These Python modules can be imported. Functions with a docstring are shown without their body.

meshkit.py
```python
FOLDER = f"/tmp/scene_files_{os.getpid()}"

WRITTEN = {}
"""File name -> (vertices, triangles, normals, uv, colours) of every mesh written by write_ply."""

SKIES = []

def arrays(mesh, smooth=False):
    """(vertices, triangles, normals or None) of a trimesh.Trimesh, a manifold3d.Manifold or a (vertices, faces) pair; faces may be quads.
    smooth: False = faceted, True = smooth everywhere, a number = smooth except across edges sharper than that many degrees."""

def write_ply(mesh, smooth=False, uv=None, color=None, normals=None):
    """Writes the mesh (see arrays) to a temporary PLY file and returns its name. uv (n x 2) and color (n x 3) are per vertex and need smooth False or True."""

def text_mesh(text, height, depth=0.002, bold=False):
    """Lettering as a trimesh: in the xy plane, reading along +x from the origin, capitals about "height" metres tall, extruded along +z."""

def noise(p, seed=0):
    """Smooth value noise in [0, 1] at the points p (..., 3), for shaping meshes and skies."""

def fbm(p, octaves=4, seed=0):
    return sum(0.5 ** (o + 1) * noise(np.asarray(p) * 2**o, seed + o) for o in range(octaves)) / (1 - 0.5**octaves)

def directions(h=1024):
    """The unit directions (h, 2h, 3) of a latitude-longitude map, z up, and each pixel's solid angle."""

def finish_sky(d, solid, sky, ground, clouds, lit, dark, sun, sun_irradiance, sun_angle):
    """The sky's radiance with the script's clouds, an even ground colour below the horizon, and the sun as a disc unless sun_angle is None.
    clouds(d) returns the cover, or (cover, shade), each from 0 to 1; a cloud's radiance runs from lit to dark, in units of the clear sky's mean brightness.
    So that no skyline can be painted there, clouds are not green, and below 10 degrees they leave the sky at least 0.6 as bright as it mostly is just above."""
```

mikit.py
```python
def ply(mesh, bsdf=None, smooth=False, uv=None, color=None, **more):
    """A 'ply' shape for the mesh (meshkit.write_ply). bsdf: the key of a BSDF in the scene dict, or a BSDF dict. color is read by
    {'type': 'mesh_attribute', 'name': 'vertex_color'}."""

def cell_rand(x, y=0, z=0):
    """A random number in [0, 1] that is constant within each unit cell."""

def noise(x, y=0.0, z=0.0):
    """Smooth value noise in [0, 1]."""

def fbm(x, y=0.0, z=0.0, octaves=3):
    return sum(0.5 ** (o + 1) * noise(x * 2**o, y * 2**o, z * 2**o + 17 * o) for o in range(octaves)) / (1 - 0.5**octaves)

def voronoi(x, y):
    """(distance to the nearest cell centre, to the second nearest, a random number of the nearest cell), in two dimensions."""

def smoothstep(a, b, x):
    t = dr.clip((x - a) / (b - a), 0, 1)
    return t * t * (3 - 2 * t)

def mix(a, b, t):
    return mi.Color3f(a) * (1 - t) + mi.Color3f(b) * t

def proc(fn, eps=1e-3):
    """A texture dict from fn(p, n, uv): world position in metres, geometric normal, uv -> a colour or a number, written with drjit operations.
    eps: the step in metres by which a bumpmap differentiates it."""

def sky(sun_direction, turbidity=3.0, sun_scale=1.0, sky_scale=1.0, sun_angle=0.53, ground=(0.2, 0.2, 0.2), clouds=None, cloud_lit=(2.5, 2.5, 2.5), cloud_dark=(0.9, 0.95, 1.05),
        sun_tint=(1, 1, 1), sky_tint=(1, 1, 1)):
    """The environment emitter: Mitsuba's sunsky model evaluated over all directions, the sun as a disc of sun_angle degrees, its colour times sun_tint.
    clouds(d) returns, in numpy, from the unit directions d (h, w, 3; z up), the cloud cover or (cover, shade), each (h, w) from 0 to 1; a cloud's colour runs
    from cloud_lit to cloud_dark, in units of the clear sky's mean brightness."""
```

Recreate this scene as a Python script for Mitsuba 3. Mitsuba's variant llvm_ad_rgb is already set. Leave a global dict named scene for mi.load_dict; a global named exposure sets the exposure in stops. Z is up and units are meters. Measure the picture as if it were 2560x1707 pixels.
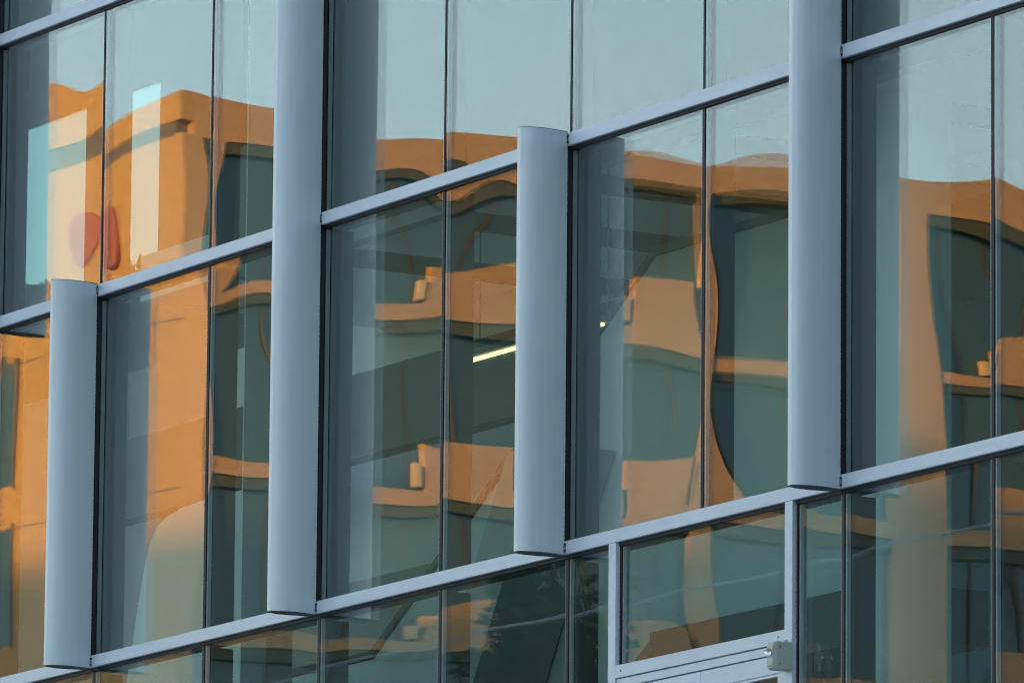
import math, random
import numpy as np, trimesh, mitsuba as mi, drjit as dr
import mikit, meshkit
from shapely.geometry import Polygon
T = mi.ScalarTransform4f
RNG = np.random.default_rng(7)

# ------------------------------------------------------------------ camera, sky, exposure
YAW, PITCH, ROLL = math.radians(-59.4831), math.radians(9.9710), math.radians(0.5225)
CAM = np.array([44.3929, -23.2362, -6.756])
FOV = 7.0666
fw = np.array([math.sin(YAW) * math.cos(PITCH), math.cos(YAW) * math.cos(PITCH), math.sin(PITCH)])
rt = np.cross(fw, [0, 0, 1.0]); rt /= np.linalg.norm(rt)
up0 = np.cross(rt, fw)
up = -math.sin(ROLL) * rt + math.cos(ROLL) * up0
SUN = [0.40, 0.90, math.tan(math.radians(8.5))]
exposure = 4.4
scene, labels, count = {}, {}, {}
scene['camera'] = {'type': 'perspective', 'fov': FOV, 'fov_axis': 'x', 'near_clip': 0.5, 'far_clip': 3000.0,
                   'to_world': T().look_at(origin=CAM.tolist(), target=(CAM + fw * 50).tolist(), up=up.tolist())}
scene['sky'] = mikit.sky(SUN, turbidity=3.0, sun_scale=0.52, sky_scale=1.0, sun_angle=0.6, ground=(0.16, 0.16, 0.15),
                         sun_tint=(1.0, 0.88, 0.70), sky_tint=(1.0, 1.0, 1.05))

# ------------------------------------------------------------------ helpers
def key(name, parent=None):
    k = name if parent is None else parent + '__' + name
    n = count.get(k, -1) + 1
    count[k] = n
    return k if n == 0 else '%s_%03d' % (k, n)

def thing(name, label, cat, group=None):
    k = key(name)
    labels[k] = {'label': label, 'category': cat}
    if group: labels[k]['group'] = group
    return k

def put(name, mesh, mat, parent=None, smooth=False, kind=None, label=None, uv=None):
    k = key(name, parent)
    scene[k] = mikit.ply(mesh, mat, smooth=smooth, uv=uv)
    if kind or label:
        labels[k] = {}
        if kind: labels[k]['kind'] = kind
        if label: labels[k]['label'] = label
    return k

def box(x0, x1, y0, y1, z0, z1, ch=0.0):
    if ch <= 0:
        m = trimesh.creation.box(extents=(x1 - x0, y1 - y0, z1 - z0))
        m.apply_translation(((x0 + x1) / 2, (y0 + y1) / 2, (z0 + z1) / 2))
        return m
    pts = []
    for a in range(3):
        for sx in (-1, 1):
            for sy in (-1, 1):
                for sz in (-1, 1):
                    s = [sx, sy, sz]
                    h = [(x1 - x0) / 2, (y1 - y0) / 2, (z1 - z0) / 2]
                    p = [s[i] * (h[i] - (0 if i == a else ch)) for i in range(3)]
                    pts.append(p)
    m = trimesh.convex.convex_hull(np.array(pts))
    m.apply_translation(((x0 + x1) / 2, (y0 + y1) / 2, (z0 + z1) / 2))
    return m

def cat(ms):
    return trimesh.util.concatenate(ms)

def tube(pts, r, n=8):
    pts = np.asarray(pts, float)
    r = np.broadcast_to(r, (len(pts),))
    t = np.gradient(pts, axis=0); t /= np.linalg.norm(t, axis=1, keepdims=True)
    a = np.cross(t, np.where(np.abs(t[:, 2:]) < 0.9, [[0, 0, 1.0]], [[1.0, 0, 0]])); a /= np.linalg.norm(a, axis=1, keepdims=True)
    b = np.cross(t, a)
    ang = np.arange(n) * 2 * np.pi / n
    v = (pts[:, None] + r[:, None, None] * (np.cos(ang)[None, :, None] * a[:, None] + np.sin(ang)[None, :, None] * b[:, None])).reshape(-1, 3)
    f = []
    for i in range(len(pts) - 1):
        for j in range(n):
            p, q = i * n + j, i * n + (j + 1) % n
            f += [[p, q, q + n], [p, q + n, p + n]]
    v = np.vstack([v, pts[0], pts[-1]])
    c0, c1 = len(v) - 2, len(v) - 1
    for j in range(n):
        f += [[c0, (j + 1) % n, j], [c1, c1 - 1 - n - 1 + j + 0 if False else (len(pts) - 1) * n + j, (len(pts) - 1) * n + (j + 1) % n]]
    return trimesh.Trimesh(v, f, process=False)

def xz_panel(poly, y0, y1):
    """polygon in the xz plane extruded from y0 to y1"""
    m = trimesh.creation.extrude_polygon(Polygon(poly), y1 - y0, engine='earcut')
    v = m.vertices.copy()
    m.vertices = np.stack([v[:, 0], y1 - v[:, 2], v[:, 1]], 1)
    return m

# ------------------------------------------------------------------ materials
def pr(name, col, rough=0.5, metal=0.0, spec=0.5, **k):
    scene[name] = {'type': 'twosided', 'bsdf': {'type': 'principled', 'base_color': col if isinstance(col, dict) else {'type': 'rgb', 'value': list(col)},
                   'roughness': rough, 'metallic': metal, 'specular': spec, **k}}

def alu_fn(p, n, uv):
    s = mikit.fbm(p.x * 3, p.y * 3, p.z * 1.4, 4)
    run = mikit.fbm(p.y * 45 + p.x * 7, p.x * 9, p.z * .8, 3)
    fine = run
    return mikit.mix((0.55, 0.585, 0.635), (0.64, 0.67, 0.71), dr.clip(s * 0.9 + fine * 0.8 - 0.35, 0, 1))
pr('mat_fin', mikit.proc(alu_fn), 0.45, 0.3)
def cap_fn(p, n, uv):
    s = mikit.fbm(p.x * 3.0, p.y * 20, p.z * 12, 3)
    return mikit.mix((0.50, 0.53, 0.60), (0.58, 0.61, 0.67), s)
pr('mat_cap', mikit.proc(cap_fn), 0.45, 0.15)
pr('mat_black', (0.012, 0.012, 0.013), 0.5, 0, 0.3)
pr('mat_spacer', (0.33, 0.35, 0.36), 0.5)
pr('mat_mullion', (0.075, 0.08, 0.082), 0.5)
pr('mat_steel', (0.6, 0.6, 0.6), 0.25, 1.0)
scene['mat_glass'] = {'type': 'thindielectric', 'int_ior': 1.53, 'ext_ior': 1.0, 'specular_transmittance': {'type': 'rgb', 'value': [0.79, 0.875, 0.86]}}
scene['mat_glass_clear'] = {'type': 'thindielectric', 'int_ior': 1.5, 'ext_ior': 1.0, 'specular_transmittance': {'type': 'rgb', 'value': [0.72, 0.84, 0.82]}}
def wall_fn(p, n, uv):
    return mikit.mix((0.72, 0.74, 0.71), (0.80, 0.81, 0.78), mikit.fbm(p.x * 1.5, p.y * 1.5, p.z * 1.5, 3))
pr('mat_white_wall', mikit.proc(wall_fn), 0.7)
pr('mat_wainscot', (0.34, 0.34, 0.31), 0.7)
pr('mat_guard', (0.50, 0.53, 0.50), 0.6)
pr('mat_end_wall', (0.50, 0.60, 0.62), 0.7)
pr('mat_ceiling', (0.8, 0.8, 0.78), 0.8)
pr('mat_dark', (0.075, 0.07, 0.068), 0.6)
pr('mat_shadow', (0.035, 0.04, 0.042), 0.8)
pr('mat_grey', (0.24, 0.23, 0.22), 0.7)
pr('mat_floor', (0.30, 0.29, 0.27), 0.5)
pr('mat_concrete', (0.33, 0.33, 0.32), 0.8)
def orange_fn(p, n, uv):
    s = mikit.fbm(p.x * .5 + 3, p.y * .5, p.z * .35, 4)
    return mikit.mix((0.46, 0.275, 0.10), (0.53, 0.32, 0.125), s)
pr('mat_orange', mikit.proc(orange_fn), 0.75, 0, 0.2)
def terracotta_fn(p, n, uv):
    s = mikit.fbm(p.x * .5 + 3, p.y * .5, p.z * .35, 4)
    return mikit.mix((0.50, 0.285, 0.13), (0.57, 0.325, 0.155), s)
pr('mat_terracotta', mikit.proc(terracotta_fn), 0.75, 0, 0.2)
pr('mat_grey_stripe', (0.15, 0.12, 0.10), 0.7)
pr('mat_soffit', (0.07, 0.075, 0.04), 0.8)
pr('mat_bar', (0.10, 0.055, 0.025), 0.6)
pr('mat_red', (0.40, 0.11, 0.055), 0.6)
pr('mat_cream', (0.6, 0.42, 0.2), 0.7)
pr('mat_darkglass', (0.04, 0.082, 0.088), 0.12, 0, 0.5)
pr('mat_box', (0.40, 0.42, 0.36), 0.45)
pr('mat_box_dark', (0.09, 0.095, 0.09), 0.6)
scene['mat_dome'] = {'type': 'dielectric', 'int_ior': 1.45}
def ground_fn(p, n, uv):
    g = mikit.fbm(p.x * .3, p.y * .3, 0, 4)
    return mikit.mix((0.16, 0.155, 0.145), (0.24, 0.23, 0.21), g)
pr('mat_ground', mikit.proc(ground_fn), 0.9)
def asphalt_fn(p, n, uv):
    return mikit.mix((0.04, 0.04, 0.042), (0.065, 0.064, 0.062), mikit.fbm(p.x * 4, p.y * 4, 0, 3))
pr('mat_asphalt', mikit.proc(asphalt_fn), 0.9)
pr('mat_bark', (0.11, 0.085, 0.06), 0.9)
scene['mat_leaf'] = {'type': 'principledthin', 'base_color': {'type': 'rgb', 'value': [0.05, 0.085, 0.03]}, 'roughness': 0.6, 'diff_trans': 0.5}
scene['mat_leaf_far'] = {'type': 'principledthin', 'base_color': {'type': 'rgb', 'value': [0.06, 0.09, 0.035]}, 'roughness': 0.6, 'diff_trans': 0.4}
pr('mat_cable', (0.62, 0.63, 0.62), 0.6)
pr('mat_darkbrick', (0.12, 0.10, 0.09), 0.85)
pr('mat_brick', (0.3, 0.24, 0.2), 0.8)

# ------------------------------------------------------------------ terrain
W = 1.4
ZB, ZA, ZC = 2.2917, 4.1086, 0.0
ZFLOOR = -2.95
CAPH = 0.074
xs = np.concatenate([[-1500, -600, -300], np.linspace(-160, 120, 57), [300, 600, 1500]])
ys = np.concatenate([[-1500, -600, -300], np.linspace(-140, 100, 97), [300, 600, 1500]])
gx, gy = np.meshgrid(xs, ys, indexing='ij')
tt = np.clip((-gy - 7) / 9.0, 0, 1); tt = tt * tt * (3 - 2 * tt)
gz = ZFLOOR - 0.02 - tt * 5.45
nx_, ny_ = gx.shape
idx = np.arange(nx_ * ny_).reshape(nx_, ny_)
gf = np.concatenate([np.stack([idx[:-1, :-1], idx[1:, :-1], idx[1:, 1:]], -1).reshape(-1, 3), np.stack([idx[:-1, :-1], idx[1:, 1:], idx[:-1, 1:]], -1).reshape(-1, 3)])
put('ground', (np.stack([gx, gy, gz], -1).reshape(-1, 3), gf), 'mat_ground', smooth=True, kind='structure')
put('road', box(-400, 300, -40, -30, -8.6, -8.41), 'mat_asphalt', kind='structure')
put('pavement', box(-120, 120, -6.5, -0.4, ZFLOOR - 0.3, ZFLOOR), 'mat_concrete', kind='structure')

# ------------------------------------------------------------------ the glass building
GB = thing('glass_building', 'glazed building with silver transoms and vertical curved metal fins', 'building')

def pane_mesh(x0, x1, z0, z1, y, h, nu=34, nv=48):
    u, v = np.meshgrid(np.linspace(-1, 1, nu), np.linspace(-1, 1, nv), indexing='ij')
    yy = y + h(u, v)
    P = np.stack([x0 + (u + 1) / 2 * (x1 - x0), yy, z0 + (v + 1) / 2 * (z1 - z0)], -1).reshape(-1, 3)
    i = np.arange(nu * nv).reshape(nu, nv)
    f = np.concatenate([np.stack([i[:-1, :-1], i[1:, :-1], i[1:, 1:]], -1).reshape(-1, 3), np.stack([i[:-1, :-1], i[1:, 1:], i[:-1, 1:]], -1).reshape(-1, 3)])
    return P, f

# how far each sealed unit is bowed (mm, Legendre terms over the pane): measured panes first, the others at random
# <<WARP
WARP = {
    'U-1': [-2.489,-1.149,-.537,.165,.305,-.008,-.062,.745,.331,-.087,.046,.07,-.158,-.018,.04,.105,.002,.113,.173,.135,-.042,-.051,-.157,-.218,.004,-.046,.013,.062,.004,.002,-.025,-.044,-.015,.036,.049,-.01,-.023],
    'U0': [-.774,.265,-.067,-.144,.111,.031,-.031,-.153,.094,-.131,-.111,.096,.099,-.02,-.025,.229,-.005,-.124,-.219,.147,.074,-.039,-.033,-.017,-.012,.004,-.016,-.001,.032,.019,-.054,-.007,.008,-.001,.007,.033,-.009],
    'U1': [.645,.094,-.233,-.026,.109,.005,-.022,-.088,.214,-.007,-.042,.001,-.022,.003,.009,.097,-.144,-.15,.108,.099,-.018,-.024,-.028,-.03,.081,.035,-.023,-.011,-.016,.028,.024,-.025,-.007,.008,.002,-.017,-.002],
    'U2': [1.851,-.709,-.01,.285,-.162,-.053,.047,.094,-.137,.085,-.05,.009,.017,-.014,.004,-.009,-.085,.176,.066,-.228,.033,.031,-.005,.009,-.069,.1,-.007,-.009,.001,.01,-.028,-.032,.046,-.001,.002,.022,-.032],
    'U3': [.575,-.224,.016,.108,-.096,-.019,.027,.019,-.203,.231,-.074,-.169,.177,.028,-.047,-.02,.055,-.053,-.056,.109,-.02,-.01,.004,.009,-.062,.067,-.001,-.002,.002,-.006,.006,.024,-.025,-.0,.0,.019,-.027],
    'M0': [.312,.017,-.002,-.003,-.004,.0,.001,-.196,.03,.024,.019,.007,-.009,-.004,.002,-.162,-.016,.016,.008,.017,.0,-.007,-.086,-.019,.005,.0,.013,.002,-.02,.002,.005,-.005,.008,.001,.004,.003,-.003],
    'M1': [-.934,-.246,-.34,.298,.502,-.049,-.125,.0,.082,.18,-.102,-.206,-.102,.037,.039,-.013,.057,.363,.437,.056,-.06,-.035,.008,.007,-.109,-.065,-.043,-.062,.011,.015,-.137,-.127,.035,-.007,-.016,.055,.072],
    'M2': [.689,-.601,-.021,.49,-.478,-.089,.155,-.033,.053,-.127,.414,.061,.312,.023,-.111,-.074,.068,.221,.089,.412,.049,-.158,.221,-.054,.052,-.011,.053,-.039,.005,.009,-.029,-.021,-.002,-.065,.024,.009,-.004],
    'M3': [.135,-.423,.472,.568,.029,-.153,-.048,-.237,-.509,-.454,-.082,-.008,.069,.053,-.002,-.184,.079,.349,.161,.161,.004,-.035,.112,.185,.029,-.049,-.033,-.016,.033,-.003,-.04,-.09,-.074,-.02,-.04,.005,.037],
    'M4': [-.609,-.751,.344,.265,.267,.012,-.074,-.351,-.283,.162,.057,.21,-.004,-.094,-.027,-.152,.189,.272,-.027,.383,-.069,-.175,.1,.143,.004,.017,.014,.068,.019,-.047,.023,.063,-.072,-.024,-.037,.019,-.007],
    'M5': [.724,-.375,-.289,.694,.354,-.171,-.093,-.546,-.511,-.592,.572,-.146,-.433,.064,.11,.06,.091,.543,.139,.079,-.021,-.024,.148,.123,.13,-.226,-.03,.016,-.032,-.012,-.095,-.029,-.046,-.012,-.021,-.017,.056],
    'M6': [-.489,.238,.357,.505,-.572,-.131,.156,.344,.38,-.387,.141,-.147,-.107,.044,.03,.315,-.008,-.568,-.143,.313,.058,-.061,-.006,-.034,-.101,.005,.086,-.013,-.032,-.005,.085,.013,-.04,.007,-.0,.013,-.007],
    'M7': [.01,.072,-.026,-.004,-.064,.006,.021,.238,.305,.046,-.296,-.24,.264,.067,-.066,-.157,-.259,-.097,.234,.358,-.059,-.115,.017,.082,.026,-.058,-.027,.001,.039,.012,-.006,-.021,-.021,-.015,-.01,.006,.013],
    'L2': [-2.347,-1.477,-.344,.907,.96,-.123,-.243,.01,-.096,-.128,-.031,.169,.263,-.02,-.086,.05,.091,.053,-.004,.018,.076,.038,.065,.106,-.104,-.293,.017,.097,-.016,-.037,-.037,-.019,-.002,-.017,-.034,.017,.053],
    'L3': [-1.14,-.621,.021,.221,.054,-.06,-.027,-.403,-.348,.464,.774,-.348,-.918,.014,.221,-.037,-.045,.088,.091,-.034,-.003,.006,.05,-.008,-.19,-.16,.056,.082,.008,.009,-.035,-.017,.028,-.003,.012,.037,.018],
    'L14': [.159,-.05,.035,-.013,-.004,.004,-.0,.181,.056,-.025,-.009,.009,-.001,-.001,.001,-.031,.056,.056,-.073,.026,.01,-.007,-.046,-.124,.05,.037,-.008,-.004,.005,-.007,-.027,.018,-.001,.009,.035,-.013,-.012],
    'M4i': [-.41,-.548,.401,.364,.149,-.058,-.056,-.237,-.174,.152,.167,.279,.068,-.075,-.03,-.015,.16,.267,-.011,.064,-.023,-.05,.031,.099,.051,-.034,-.028,.0,-.0,-.007,-.023,.001,-.006,-.007,-.014,-.006,.0],
    'M5i': [1.024,-.515,.524,.549,.002,-.124,-.025,-.649,.271,.072,.099,-.344,-.131,.087,.034,-.163,-.009,.115,-.199,-.012,.038,.004,.108,-.042,.013,.003,.011,.009,-.007,.007,-.008,.029,-.001,-.009,.005,-.007,-.005],
}
# WARP>>
TERMS = [(i, j) for i in range(6) for j in range(8) if 0 < i + j <= 8]
def warp(seed, name=None, amp=1.0):
    c = WARP.get(name)
    if c is None:
        rng = np.random.default_rng(seed)
        if name in ('U4', 'U5', 'U6'): amp = .25
        c = [amp * .32 * rng.normal() / (1 + i + j) ** 1.1 if 2 <= i + j <= 6 else 0 for i, j in TERMS]
    M = np.zeros((6, 8))
    for (i, j), q in zip(TERMS, c): M[i, j] = q
    return lambda u, v: 1e-3 * np.polynomial.legendre.legval2d(u, v, M)

rows = {'T': (ZA, 4.8), 'U': (ZB, ZA), 'M': (ZC, ZB), 'L': (-3.1, ZC)}
def glaze(row, k, x0, x1, z0, z1):
    seed = {'T': 100, 'U': 200, 'M': 300, 'L': 400}[row] + k + 20
    g = 0.013
    nm = row + str(k)
    a = pane_mesh(x0 + g, x1 - g, z0 + 0.004, z1 + 0.001, 0.0, warp(seed, nm))
    b = pane_mesh(x0 + g, x1 - g, z0 + 0.004, z1 + 0.001, 0.030, warp(seed, nm + 'i' if nm + 'i' in WARP else nm))
    k1 = put('pane', a, 'mat_glass', GB, smooth=True)
    put('inner_pane', b, 'mat_glass', k1, smooth=True)
    put('spacer', box(x0 + g + .004, x0 + g + .016, .004, .027, z0 + .01, z1 - .005), 'mat_spacer', k1)
    put('spacer', box(x1 - g - .016, x1 - g - .004, .004, .027, z0 + .01, z1 - .005), 'mat_spacer', k1)

JX = [k * W for k in range(-3, 10)]
DJ = (6.088, 6.163, 7.879, 7.953)
HEAD = (-0.747, -0.677)
for row in 'TUM':
    z0, z1 = rows[row]
    z0 += CAPH
    for k in range(-3, 9):
        glaze(row, k, k * W, (k + 1) * W, z0, z1 - .018 if row != 'T' else z1)
for k in range(-3, 9):
    if k in (4, 5): continue
    glaze('L', k, k * W, (k + 1) * W, rows['L'][0], -.018)
glaze('L', 4, 4 * W, DJ[0] + .004, rows['L'][0], -.018)
glaze('L', 14, DJ[1] - .004, DJ[2] + .004, HEAD[1] + .002, -.018)
glaze('L', 5, DJ[3] - .004, 6 * W, rows['L'][0], -.018)

# joints, interior mullions
for k in range(-3, 10):
    x = k * W
    for (z0, z1, hw) in ((ZA + CAPH, 4.8, .008), (ZB + CAPH, ZA - .018, .008), (CAPH, ZB - .018, .013), (-3.1, -.018, .013)):
        if k == 5 and z1 < 0.0: continue
        put('joint_seal', box(x - hw, x + hw, -.003, .034, z0, z1), 'mat_black', GB)
    for (z0, z1) in ((ZB + .09, 4.8), (.09, ZB - .02)):
        put('mullion', box(x - .03, x + .03, .034, .185, z0, z1, .004), 'mat_mullion', GB)
    if k != 5: put('mullion', box(x - .03, x + .03, .034, .185, -3.1, -.03, .004), 'mat_mullion', GB)
# transoms: outside cap, gasket below it, inside bar
for z in (ZA, ZB, ZC):
    for a in range(-4, 10, 2):
        t = put('transom', box(a * W + .0015, (a + 2) * W - .0015, -.036, -.002, z, z + CAPH, .0025), 'mat_cap', GB)
        put('gasket', box(a * W + .0015, (a + 2) * W - .0015, -.012, .034, z - .019, z - .001), 'mat_black', t)
        put('inner_bar', box(a * W + .0015, (a + 2) * W - .0015, .035, .18, z - .004, z + CAPH - .01), 'mat_dark', t)

for k in range(2, 6):
    for z0, z1 in ((ZB + .09, ZA - .03), (ZA + .09, 4.8)):
        put('shadow_box', box(k * W + .032, (k + 1) * W - .032, .12, .14, z0, z1), 'mat_shadow', GB)
# fins: flat nose, bulging sides
def fin_mesh(x, z0, z1):
    d0, d1 = -.337, -.040
    n = 22
    s = np.linspace(0, 1, n)
    half = .017 + (.058 - .017) * np.sin(np.pi * np.clip(s, 0, 1) ** .85) ** .9 * (1 - .12 * s) + .012 * s
    y = d0 + (d1 - d0) * s
    right = np.stack([half, y], 1)
    left = np.stack([-half[::-1], y[::-1]], 1)
    ring = np.vstack([right, left])
    m = trimesh.creation.extrude_polygon(Polygon(ring), z1 - z0, engine='earcut')
    m.apply_translation((x, 0, z0))
    return m
FTOP = ZB + CAPH
fins = [(-1, ZB - .003, 4.8), (0, -.004, FTOP), (2, -.004, 4.8), (4, -.004, FTOP), (6, -.004, 4.8), (8, -.004, FTOP)]
for k, z0, z1 in fins:
    x = k * W
    f = put('fin', fin_mesh(x, z0, z1), 'mat_fin', GB, smooth=28)
    for zz in ((z0 - .0045, z0 - .0005), (z1 + .0005, z1 + .004)):
        if zz[1] < 4.7: put('end_cap', fin_mesh(x, *zz), 'mat_mullion', f, smooth=28)
    put('carrier', box(x - .016, x + .016, -.041, -.0035, z0 + .08, z1 - .02 if z1 < 5 else z1), 'mat_black', f)
    for zz in (ZA, ZB, ZC):
        if z0 - .1 < zz < z1:
            br = put('bracket', box(x + .033, x + .0365, -.046, -.0365, zz + .012, zz + CAPH - .014), 'mat_black', f)
            put('bracket', box(x + .035, x + .038, -.044, -.040, zz + .022, zz + CAPH - .026), 'mat_steel', f)

# door frame in the lower storey
D = GB + '__door'
put('jamb', box(DJ[0], DJ[1], -.034, .06, -2.95, -.0005, .002), 'mat_cap', D)
put('jamb', box(DJ[2], DJ[3], -.034, .06, -2.95, -.0005, .002), 'mat_cap', D)
put('head_bar', box(DJ[1] + .001, DJ[2] - .001, -.033, .06, HEAD[0], HEAD[1], .002), 'mat_cap', D)
put('closer_header', box(DJ[1] + .001, DJ[2] - .001, -.022, .05, -.797, HEAD[0] - .004, .002), 'mat_cap', D)
put('gasket', cat([box(DJ[1] + .0005, DJ[1] + .016, -.006, .03, HEAD[1], -.019), box(DJ[3] + .0005, DJ[3] + .014, -.006, .03, -2.95, -.019), box(DJ[0] - .014, DJ[0] - .0005, -.006, .03, -2.95, -.019)]), 'mat_black', D)
for x in (DJ[1] + .06, DJ[2] - .06):
    sc_ = trimesh.creation.cylinder(radius=.005, height=.004, sections=12); sc_.apply_transform(trimesh.transformations.rotation_matrix(math.pi / 2, (1, 0, 0))); sc_.apply_translation((x, -.034, HEAD[0] + .035))
    put('screw', sc_, 'mat_box_dark', D)
for a, b in ((DJ[1] + .006, 7.018), (7.022, DJ[2] - .006)):
    lf = put('leaf', cat([box(a, b, -.018, .03, -.90, -.803, .003), box(a, b, -.018, .03, -2.93, -2.7, .003),
                          box(a, a + .085, -.018, .03, -2.7, -.90, .003), box(b - .085, b, -.018, .03, -2.7, -.90, .003)]), 'mat_cap', D)
    put('leaf_bead', cat([box(a + .085, b - .085, -.012, .02, -.914, -.901)]), 'mat_cap', D)
    put('leaf_pane', pane_mesh(a + .086, b - .086, -2.7, -.915, .005, warp(77)), 'mat_glass', D, smooth=True)
    put('handle', tube([(b - .05 if a < 7 else a + .05, -.07, z) for z in (-2.35, -2.1, -1.85, -1.6)], .015), 'mat_steel', D, smooth=40)
# ---- rooms behind the glass
XL, XR = -9.0, 14.0
YB = 3.4
put('floor_slab', box(XL, XR, .25, YB, -3.25, ZFLOOR), 'mat_floor', GB)
put('rear_wall', box(-4.9, 3.4, YB, YB + .25, 1.15, 2.95), 'mat_white_wall', GB)
put('rear_wall', box(-4.9, 3.4, YB - .01, YB + .25, ZFLOOR, 1.15), 'mat_wainscot', GB)
put('rear_wall', box(-4.9, XR, YB + .05, YB + .3, 2.95, 6.4), 'mat_dark', GB)
put('rear_wall', box(3.4, XR, YB + .02, YB + .27, ZFLOOR, 2.95), 'mat_end_wall', GB)
# left end: rear wall with tall openings
LW = -9.45
put('rear_wall', cat([box(LW, -4.9, YB + .1, YB + .14, ZFLOOR, 3.05), box(LW, -4.9, YB + .1, YB + .14, 5.07, 6.4),
                      box(-6.95, -6.42, YB + .1, YB + .14, 3.05, 5.07), box(-5.84, -4.9, YB + .1, YB + .14, 3.05, 5.07), box(LW, -9.2, YB + .1, YB + .14, 3.05, 5.07)]), 'mat_grey', GB)
for a, b in ((-9.2, -6.95), (-6.42, -5.84)):
    put('rear_pane', box(a, b, YB + .12, YB + .121, 3.05, 5.07), 'mat_glass_clear', GB)
put('roof', box(LW, XR, -.0, YB + .5, 6.4, 6.8), 'mat_grey', GB)
put('facade_head', box(LW, XR, .0, .2, 4.8, 6.4), 'mat_cap', GB)
put('end_wall', box(XR, XR + .3, .1, YB + .3, ZFLOOR, 6.4), 'mat_grey', GB)
put('end_wall', box(LW - .3, LW, .1, YB + .3, ZFLOOR, 6.4), 'mat_grey', GB)
# ceiling of the lower storeys with hanging baffles
put('ceiling', box(.1, XR, .98, 1.6, 2.8, 3.1), 'mat_ceiling', GB)
put('ceiling', box(-2.5, XR, 1.6, YB, 2.8, 3.1), 'mat_ceiling', GB)
put('ceiling_fascia', box(.1, XR, .88, .98, 2.48, 3.3), 'mat_grey', GB)
for k in range(1, 10):
    put('ceiling_baffle', box(k * W - .03, k * W + .03, 1.0, YB - .05, 2.37, 2.475), 'mat_dark', GB)
# floor edge of the gallery
put('gallery_edge', box(-4.2, XR, 2.3, 2.45, 1.62, 2.16), 'mat_dark', GB)
put('column', box(.76, 1.08, .6, .78, ZFLOOR, 6.38), 'mat_grey', GB)
put('column', box(.745, .759, .6, .78, ZFLOOR, 6.38), 'mat_ceiling', GB)
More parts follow.
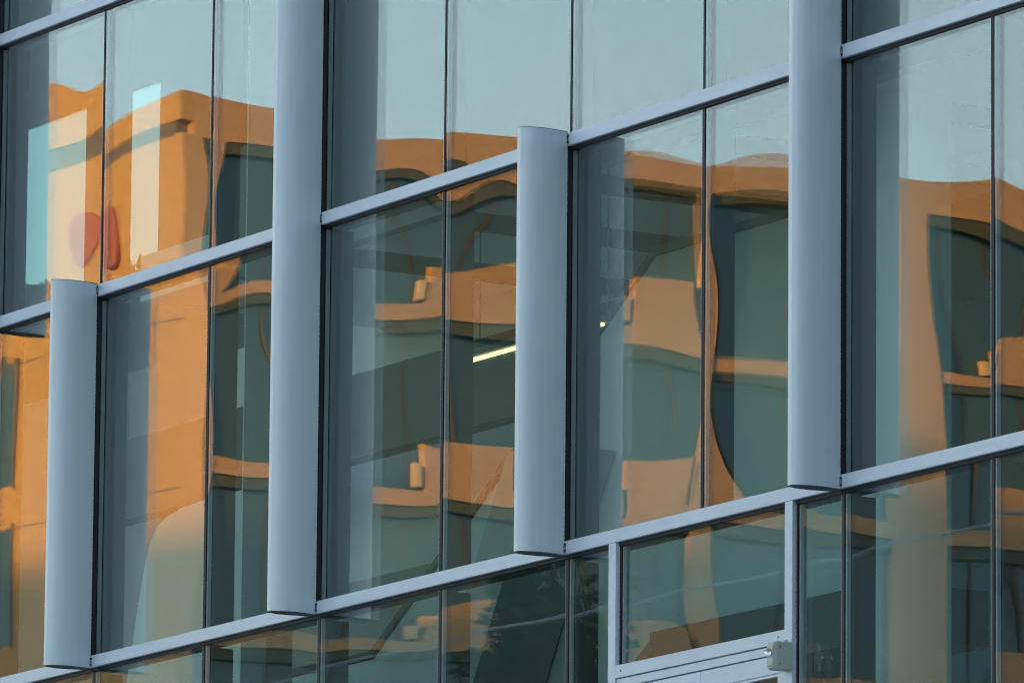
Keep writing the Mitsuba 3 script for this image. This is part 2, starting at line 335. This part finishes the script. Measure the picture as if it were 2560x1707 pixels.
# raking column
put('raking_column', xz_panel([(3.03, 1.02), (3.45, 1.02), (1.08, -2.9), (.66, -2.9)], 1.12, 1.605), 'mat_concrete', GB)
rc = trimesh.creation.cylinder(radius=.27, height=2.44 - ZFLOOR, sections=48); rc.apply_translation((7.05, 1.25, (2.44 + ZFLOOR) / 2))
put('round_column', rc, 'mat_white_wall', GB, smooth=40)

# staircase with a solid white guard and dark handrail
ST = thing('staircase', 'pale solid sided staircase with a dark handrail inside the glass, climbing to the right', 'staircase')
gy0, gy1 = 1.62, 1.70
rail = np.array([(6.36, 2.14), (3.868, 2.14), (0.581, .145), (-.6, .145)])
put('guard', xz_panel([(6.36, 2.11), (3.88, 2.11), (0.59, .115), (-.6, .115), (-.6, -2.9), (-2.0, -2.9), (-.6, -2.9), (1.0, -1.9), (3.90, -.10), (6.36, -.10)][:4] + [(-.6, -.95), (.3, -.95), (0.9, -1.9), (3.894, -.10), (6.36, -.10)], gy0, gy1), 'mat_guard', ST)
put('handrail', cat([xz_panel([(a[0], a[1] - .022), (b[0], b[1] - .022), (b[0], b[1] + .022), (a[0], a[1] + .022)], gy0 - .02, gy1 + .02) for a, b in zip(rail[:-1], rail[1:])]), 'mat_dark', ST)
put('landing', box(3.894, 6.36, 1.58, 2.28, -.42, -.105), 'mat_dark', ST)
for i in range(11):
    x = 3.6 - i * .29; z = -.1 - i * .18
    put('step', box(x, x + .30, 1.71, 2.28, z - .05, z), 'mat_concrete', ST)

# rounded white partition
pp = [(-.98, -2.9), (-.98, 1.385), (-1.58, 1.385), (-1.87, 1.372), (-2.08, 1.34), (-2.22, 1.29), (-2.31, 1.2), (-2.37, 1.08), (-2.42, .93), (-2.47, .78), (-2.55, .5), (-2.64, .2), (-3.1, -1.4), (-3.4, -2.9)]
PT = thing('curved_partition', 'pale partition with one big rounded top corner standing behind the lower left panes', 'partition')
put('panel', xz_panel(pp, 1.6, 1.68), 'mat_white_wall', PT)
edge = [(x, 1.64, z + .008) for x, z in pp[1:]]
put('edge_trim', tube(edge, .012, 6), 'mat_dark', PT, smooth=40)

# ceiling lamps
def lamp(name, label, x0, x1, y, z, power):
    t = thing(name, label, 'lamp', 'strip lamps inside the building')
    put('housing', box(x0 - .02, x1 + .02, y - .05, y + .05, z + .02, z + .06), 'mat_grey', t)
    k = put('tube', box(x0, x1, y - .02, y + .02, z + .001, z + .016), 'mat_box', t)
    scene[k]['emitter'] = {'type': 'area', 'radiance': {'type': 'rgb', 'value': [power, power * .9, power * .42]}}
    put('hanger', cat([box(x0 + .1, x0 + .108, y, y + .008, z + .06, 2.8), box(x1 - .108, x1 - .1, y, y + .008, z + .06, 2.8)]), 'mat_grey', t)
lamp('strip_lamp', 'long lit yellow strip lamp seen through the glass left of the middle short fin', 1.08, 2.2, 2.0, 1.925, .13)
lamp('strip_lamp', 'short lit end of a strip lamp right of the middle short fin beside the handrail', 3.50, 3.55, 1.45, 1.733, .13)
lamp('strip_lamp', 'small faint lit lamp beside the lowest left fin', -5.40, -5.26, 3.0, 2.272, .05)

# sensor box on the door jamb
SB = thing('wall_light_box', 'small beige box with a clear dome fixed to the right door jamb', 'light')
bx0, bx1 = 7.884, 7.962
put('base', box(bx0, bx1, -.098, -.0345, -.903, -.755, .004), 'mat_box', SB)
def cover():
    pr_ = [(-.100, 0.074), (-.128, .074), (-.145, .066), (-.152, .05), (-.152, -.05), (-.145, -.066), (-.128, -.074), (-.100, -.074)]
    pts = []
    for sx in (0, 1):
        for (y, z) in pr_:
            ins = .012 if y < -.14 else (.004 if y < -.12 else 0.0)
            pts.append((bx0 + ins if sx == 0 else bx1 - ins, y, z - .829))
    return trimesh.convex.convex_hull(np.array(pts))
put('cover', cover(), 'mat_box', SB)
for dz in (.045, -.045):
    s = trimesh.creation.cylinder(radius=.005, height=.004, sections=12); s.apply_transform(trimesh.transformations.rotation_matrix(math.pi / 2, (0, 1, 0))); s.apply_translation((bx1 + .001, -.113, -.829 + dz))
    put('screw', s, 'mat_box_dark', SB)
dm = trimesh.creation.icosphere(subdivisions=3, radius=.022); dm.apply_translation(((bx0 + bx1) / 2, -.158, -.815))
put('dome', dm, 'mat_dome', SB, smooth=True)
rg = trimesh.creation.cylinder(radius=.024, height=.008, sections=24); rg.apply_transform(trimesh.transformations.rotation_matrix(math.pi / 2, (1, 0, 0))); rg.apply_translation(((bx0 + bx1) / 2, -.155, -.815))
put('dome_ring', rg, 'mat_steel', SB, smooth=30)
put('conduit', tube([((bx0 + bx1) / 2 + .01, -.06, z) for z in (-.756, -.742)], .012), 'mat_box', SB, smooth=40)

# ------------------------------------------------------------------ the orange building across the street (what the panes mirror)
OB = thing('orange_building', 'large orange office building with ribbon windows mirrored in the glass', 'building')
XC, YC, ZR, ZG = -102.32, -55.47, 27.65, -9.0
YE = -118.0
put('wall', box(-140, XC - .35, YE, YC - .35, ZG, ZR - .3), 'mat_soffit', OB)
# face towards the glass building
put('wall', box(-140, XC - .002, YC - .35, YC, ZG, 26.68), 'mat_orange', OB)
put('grey_band', box(-140, XC - .3, YC - .35, YC - .03, 26.68, 27.03), 'mat_grey_stripe', OB)
put('parapet', box(-140, XC - .001, YC - .35, YC + .001, 27.03, ZR), 'mat_orange', OB)
for z in np.arange(-5, 26, 3.5):
    put('wall_joint', box(-140, XC - .4, YC - .01, YC + .012, z, z + .03), 'mat_grey_stripe', OB)
for zb in [23.35 - 3.5 * i for i in range(9)]:
    for a, b in ((-113.2, -109.6), (-119.0, -114.4), (-126.0, -120.2)):
        put('window', box(a, b, YC - .06, YC + .004, zb - 2.9, zb - .3), 'mat_darkglass', OB)
        put('window_frame', cat([box(a - .08, a, YC - .06, YC + .05, zb - 2.98, zb - .22), box(b, b + .08, YC - .06, YC + .05, zb - 2.98, zb - .22)]), 'mat_grey_stripe', OB)
dsc = trimesh.creation.cylinder(radius=.62, height=.08, sections=40); dsc.apply_transform(trimesh.transformations.rotation_matrix(math.pi / 2, (1, 0, 0))); dsc.apply_translation((-106.1, YC + .05, 25.0))
put('sign_disc', dsc, 'mat_red', OB, smooth=30)
# long side: parapet, floor bands, window ribbons, piers
put('parapet', box(XC - .35, XC, YE, YC - .352, 26.72, ZR), 'mat_terracotta', OB)
floors = [23.35 - 3.5 * i for i in range(9)]
piers = [(55.47, 56.05), (67.75, 68.25), (72.9, 74.0), (80.0, 80.6), (92.5, 93.0), (97.6, 98.7), (105, 104.8), (117.4, 118.0)]
solid = [(61.15, 63.2), (66.0, 67.55), (75.4, 78.2), (86.0, 92.5), (99.8, 105.0), (110.5, 117.4)]
for a, b in piers:
    put('pier', box(XC - .36, XC + .06 if a > 56 else XC - .0015, -b, -a, ZG, 26.72), 'mat_terracotta', OB)
for zb in floors:
    put('floor_band', box(XC - .34, XC + .01, YE, YC - .5, zb, zb + .36), 'mat_terracotta', OB)
    for a, b in solid:
        put('panel', box(XC - .345, XC + .015, -b, -a, zb - .003, zb + 1.28), 'mat_terracotta', OB)
        put('vent_box', box(XC - .3, XC + .03, -(a - .12), -(a - .30), zb + .46, zb + .92), 'mat_cream', OB)
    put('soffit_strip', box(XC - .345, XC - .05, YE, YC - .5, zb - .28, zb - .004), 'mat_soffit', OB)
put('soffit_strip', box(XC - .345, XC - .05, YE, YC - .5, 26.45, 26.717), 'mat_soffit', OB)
for zb in [26.72] + floors[:-1]:
    y = 56.05
    while y < 117:
        y2 = min(y + 1.55, 117.4)
        w = put('window', box(XC - .30, XC - .25, -y2 + .03, -y - .03, zb - 3.5 + .36, zb - .28), 'mat_darkglass', OB)
        put('window_bar', box(XC - .3, XC - .2, -y2 - .013, -y2 + .013, zb - 3.5 + .36, zb - .28), 'mat_bar', OB)
        y = y2
# taller set-back block behind
put('penthouse', box(-138, -107.8, -62, YC - 3.0, ZR - .3, 28.75), 'mat_orange', OB)

# block beyond the glass building that shades the foot of the orange one
NB = thing('neighbour_building', 'plain brick block standing behind the glass building', 'building')
for a, b, h in ((-77, -52.5, 34.8), (-52.5, -51, 37.8), (-51, 45, 40.4)):
    put('wall', box(a, b, 44, 46.5, -3.2, h), 'mat_brick', NB)
    put('roof', box(a - .001, b + .001, 43.8, 46.7, h, h + .4), 'mat_concrete', NB)
WG = thing('side_wing', 'dark brick wing projecting beside the glass front beyond the right edge', 'building')
put('wall', box(24, 38, -6.0, 3, -3.2, 7.4), 'mat_darkbrick', WG)
put('roof', box(23.8, 38.2, -6.2, 3.2, 7.4, 7.8), 'mat_concrete', WG)
for i in range(2):
    for j in range(3):
        put('window', box(23.97, 24.05, -5.7 + 2 * j, -4.4 + 2 * j, -1.8 + 4 * i, .6 + 4 * i), 'mat_darkglass', WG)

# ------------------------------------------------------------------ cable, poles, trees
cab = thing('power_cable', 'thin sagging cable mirrored across the lowest panes', 'cable')
cx = np.linspace(-70, 34, 80)
cz = 4.62 + .0026 * ((cx + 22) ** 2) * .12
put('wire', tube(np.stack([cx, np.full_like(cx, -18.0), cz], 1), .014, 6), 'mat_cable', cab, smooth=60)
for i, x in enumerate((-70, 34)):
    t = thing('utility_pole', ('wooden utility pole at the far end of the sagging cable', 'wooden utility pole at the near end of the sagging cable')[i], 'pole', 'utility poles carrying the cable')
    zt = cz[0 if i == 0 else -1]
    put('post', tube([(x, -18.2, z) for z in np.linspace(-9, zt + .6, 6)], np.linspace(.16, .11, 6), 10), 'mat_bark', t, smooth=40)
    put('cross_arm', box(x - .06, x + .06, -18.9, -17.5, zt - .08, zt + .05), 'mat_bark', t)

def tree(name, label, group, base, height, width, leaves, size, mat, conic, seed, limbs=26, low=.28):
    rng = np.random.default_rng(seed)
    t = thing(name, label, 'tree', group)
    b = np.array(base, float)
    tr = [tube([b + np.array([0.05 * math.sin(s * 5), .05 * math.cos(s * 4), s * height * .85]) for s in np.linspace(0, 1, 8)], np.linspace(height * .022, height * .004, 8), 8)]
    centers = []
    for i in range(limbs):
        s = rng.uniform(low, .97); a = rng.uniform(0, 2 * np.pi)
        R = width / 2 * ((1 if s < .8 else math.sqrt(max(.04, 1 - ((s - .8) / .21) ** 2))) if conic else math.sqrt(max(.05, 1 - ((s - .6) / .45) ** 2))) * rng.uniform(.7, 1.05)
        p0 = b + np.array([0, 0, s * height * .9]); p1 = p0 + np.array([math.cos(a) * R, math.sin(a) * R, height * .08])
        tr.append(tube([p0, (p0 + p1) / 2 + [0, 0, .05], p1], [height * .006, height * .004, height * .002], 5))
        for q in np.linspace(.35, 1.0, 3): centers.append((p0 + (p1 - p0) * q, max(.25, R * .34)))
    centers.append((b + [0, 0, height * .96], width * .12))
    put('trunk', cat(tr), 'mat_bark', t, smooth=50)
    V = []
    n = leaves // len(centers)
    for c, r in centers:
        d = rng.normal(size=(n, 3)); d /= np.linalg.norm(d, axis=1, keepdims=True)
        V.append(c + d * r * rng.uniform(.3, 1, (n, 1)) ** .6 * [1, 1, .8])
    V = np.vstack(V); n = len(V)
    d1 = rng.normal(size=(n, 3)); d1 /= np.linalg.norm(d1, axis=1, keepdims=True)
    d2 = np.cross(d1, rng.normal(size=(n, 3))); d2 /= np.linalg.norm(d2, axis=1, keepdims=True)
    L = size * rng.uniform(.7, 1.3, (n, 1)); wd = L * .42
    q = np.stack([V - d1 * L, V + d2 * wd, V + d1 * L, V - d2 * wd], 1).reshape(-1, 3)
    i = np.arange(n)[:, None] * 4
    put('crown', (q, np.vstack([i + [0, 1, 2], i + [0, 2, 3]])), mat, t)
tree('street_tree', 'dark green tree mirrored low in the panes left of the door', None, (-31.45, -22.1, -8.4), 15.35, 2.2, 5200, .10, 'mat_leaf', True, 3, 90, .72)
for i, (x, y, zt, w, lb) in enumerate([(-52.2, 26.6, 13.1, 5.5, 'rounded leafy tree top seen through the upper left panes'), (-57.5, 30.2, 13.6, 6, 'taller leafy tree standing further back through the left panes'),
                                      (-48.5, 25.8, 12.95, 5, 'lower leafy tree seen just above the left transom')]):
    tree('far_tree', lb, 'trees beyond the building', (x, y, -3.2), zt + 3.2, w, 60000, .14, 'mat_leaf_far', False, 20 + i, 120)
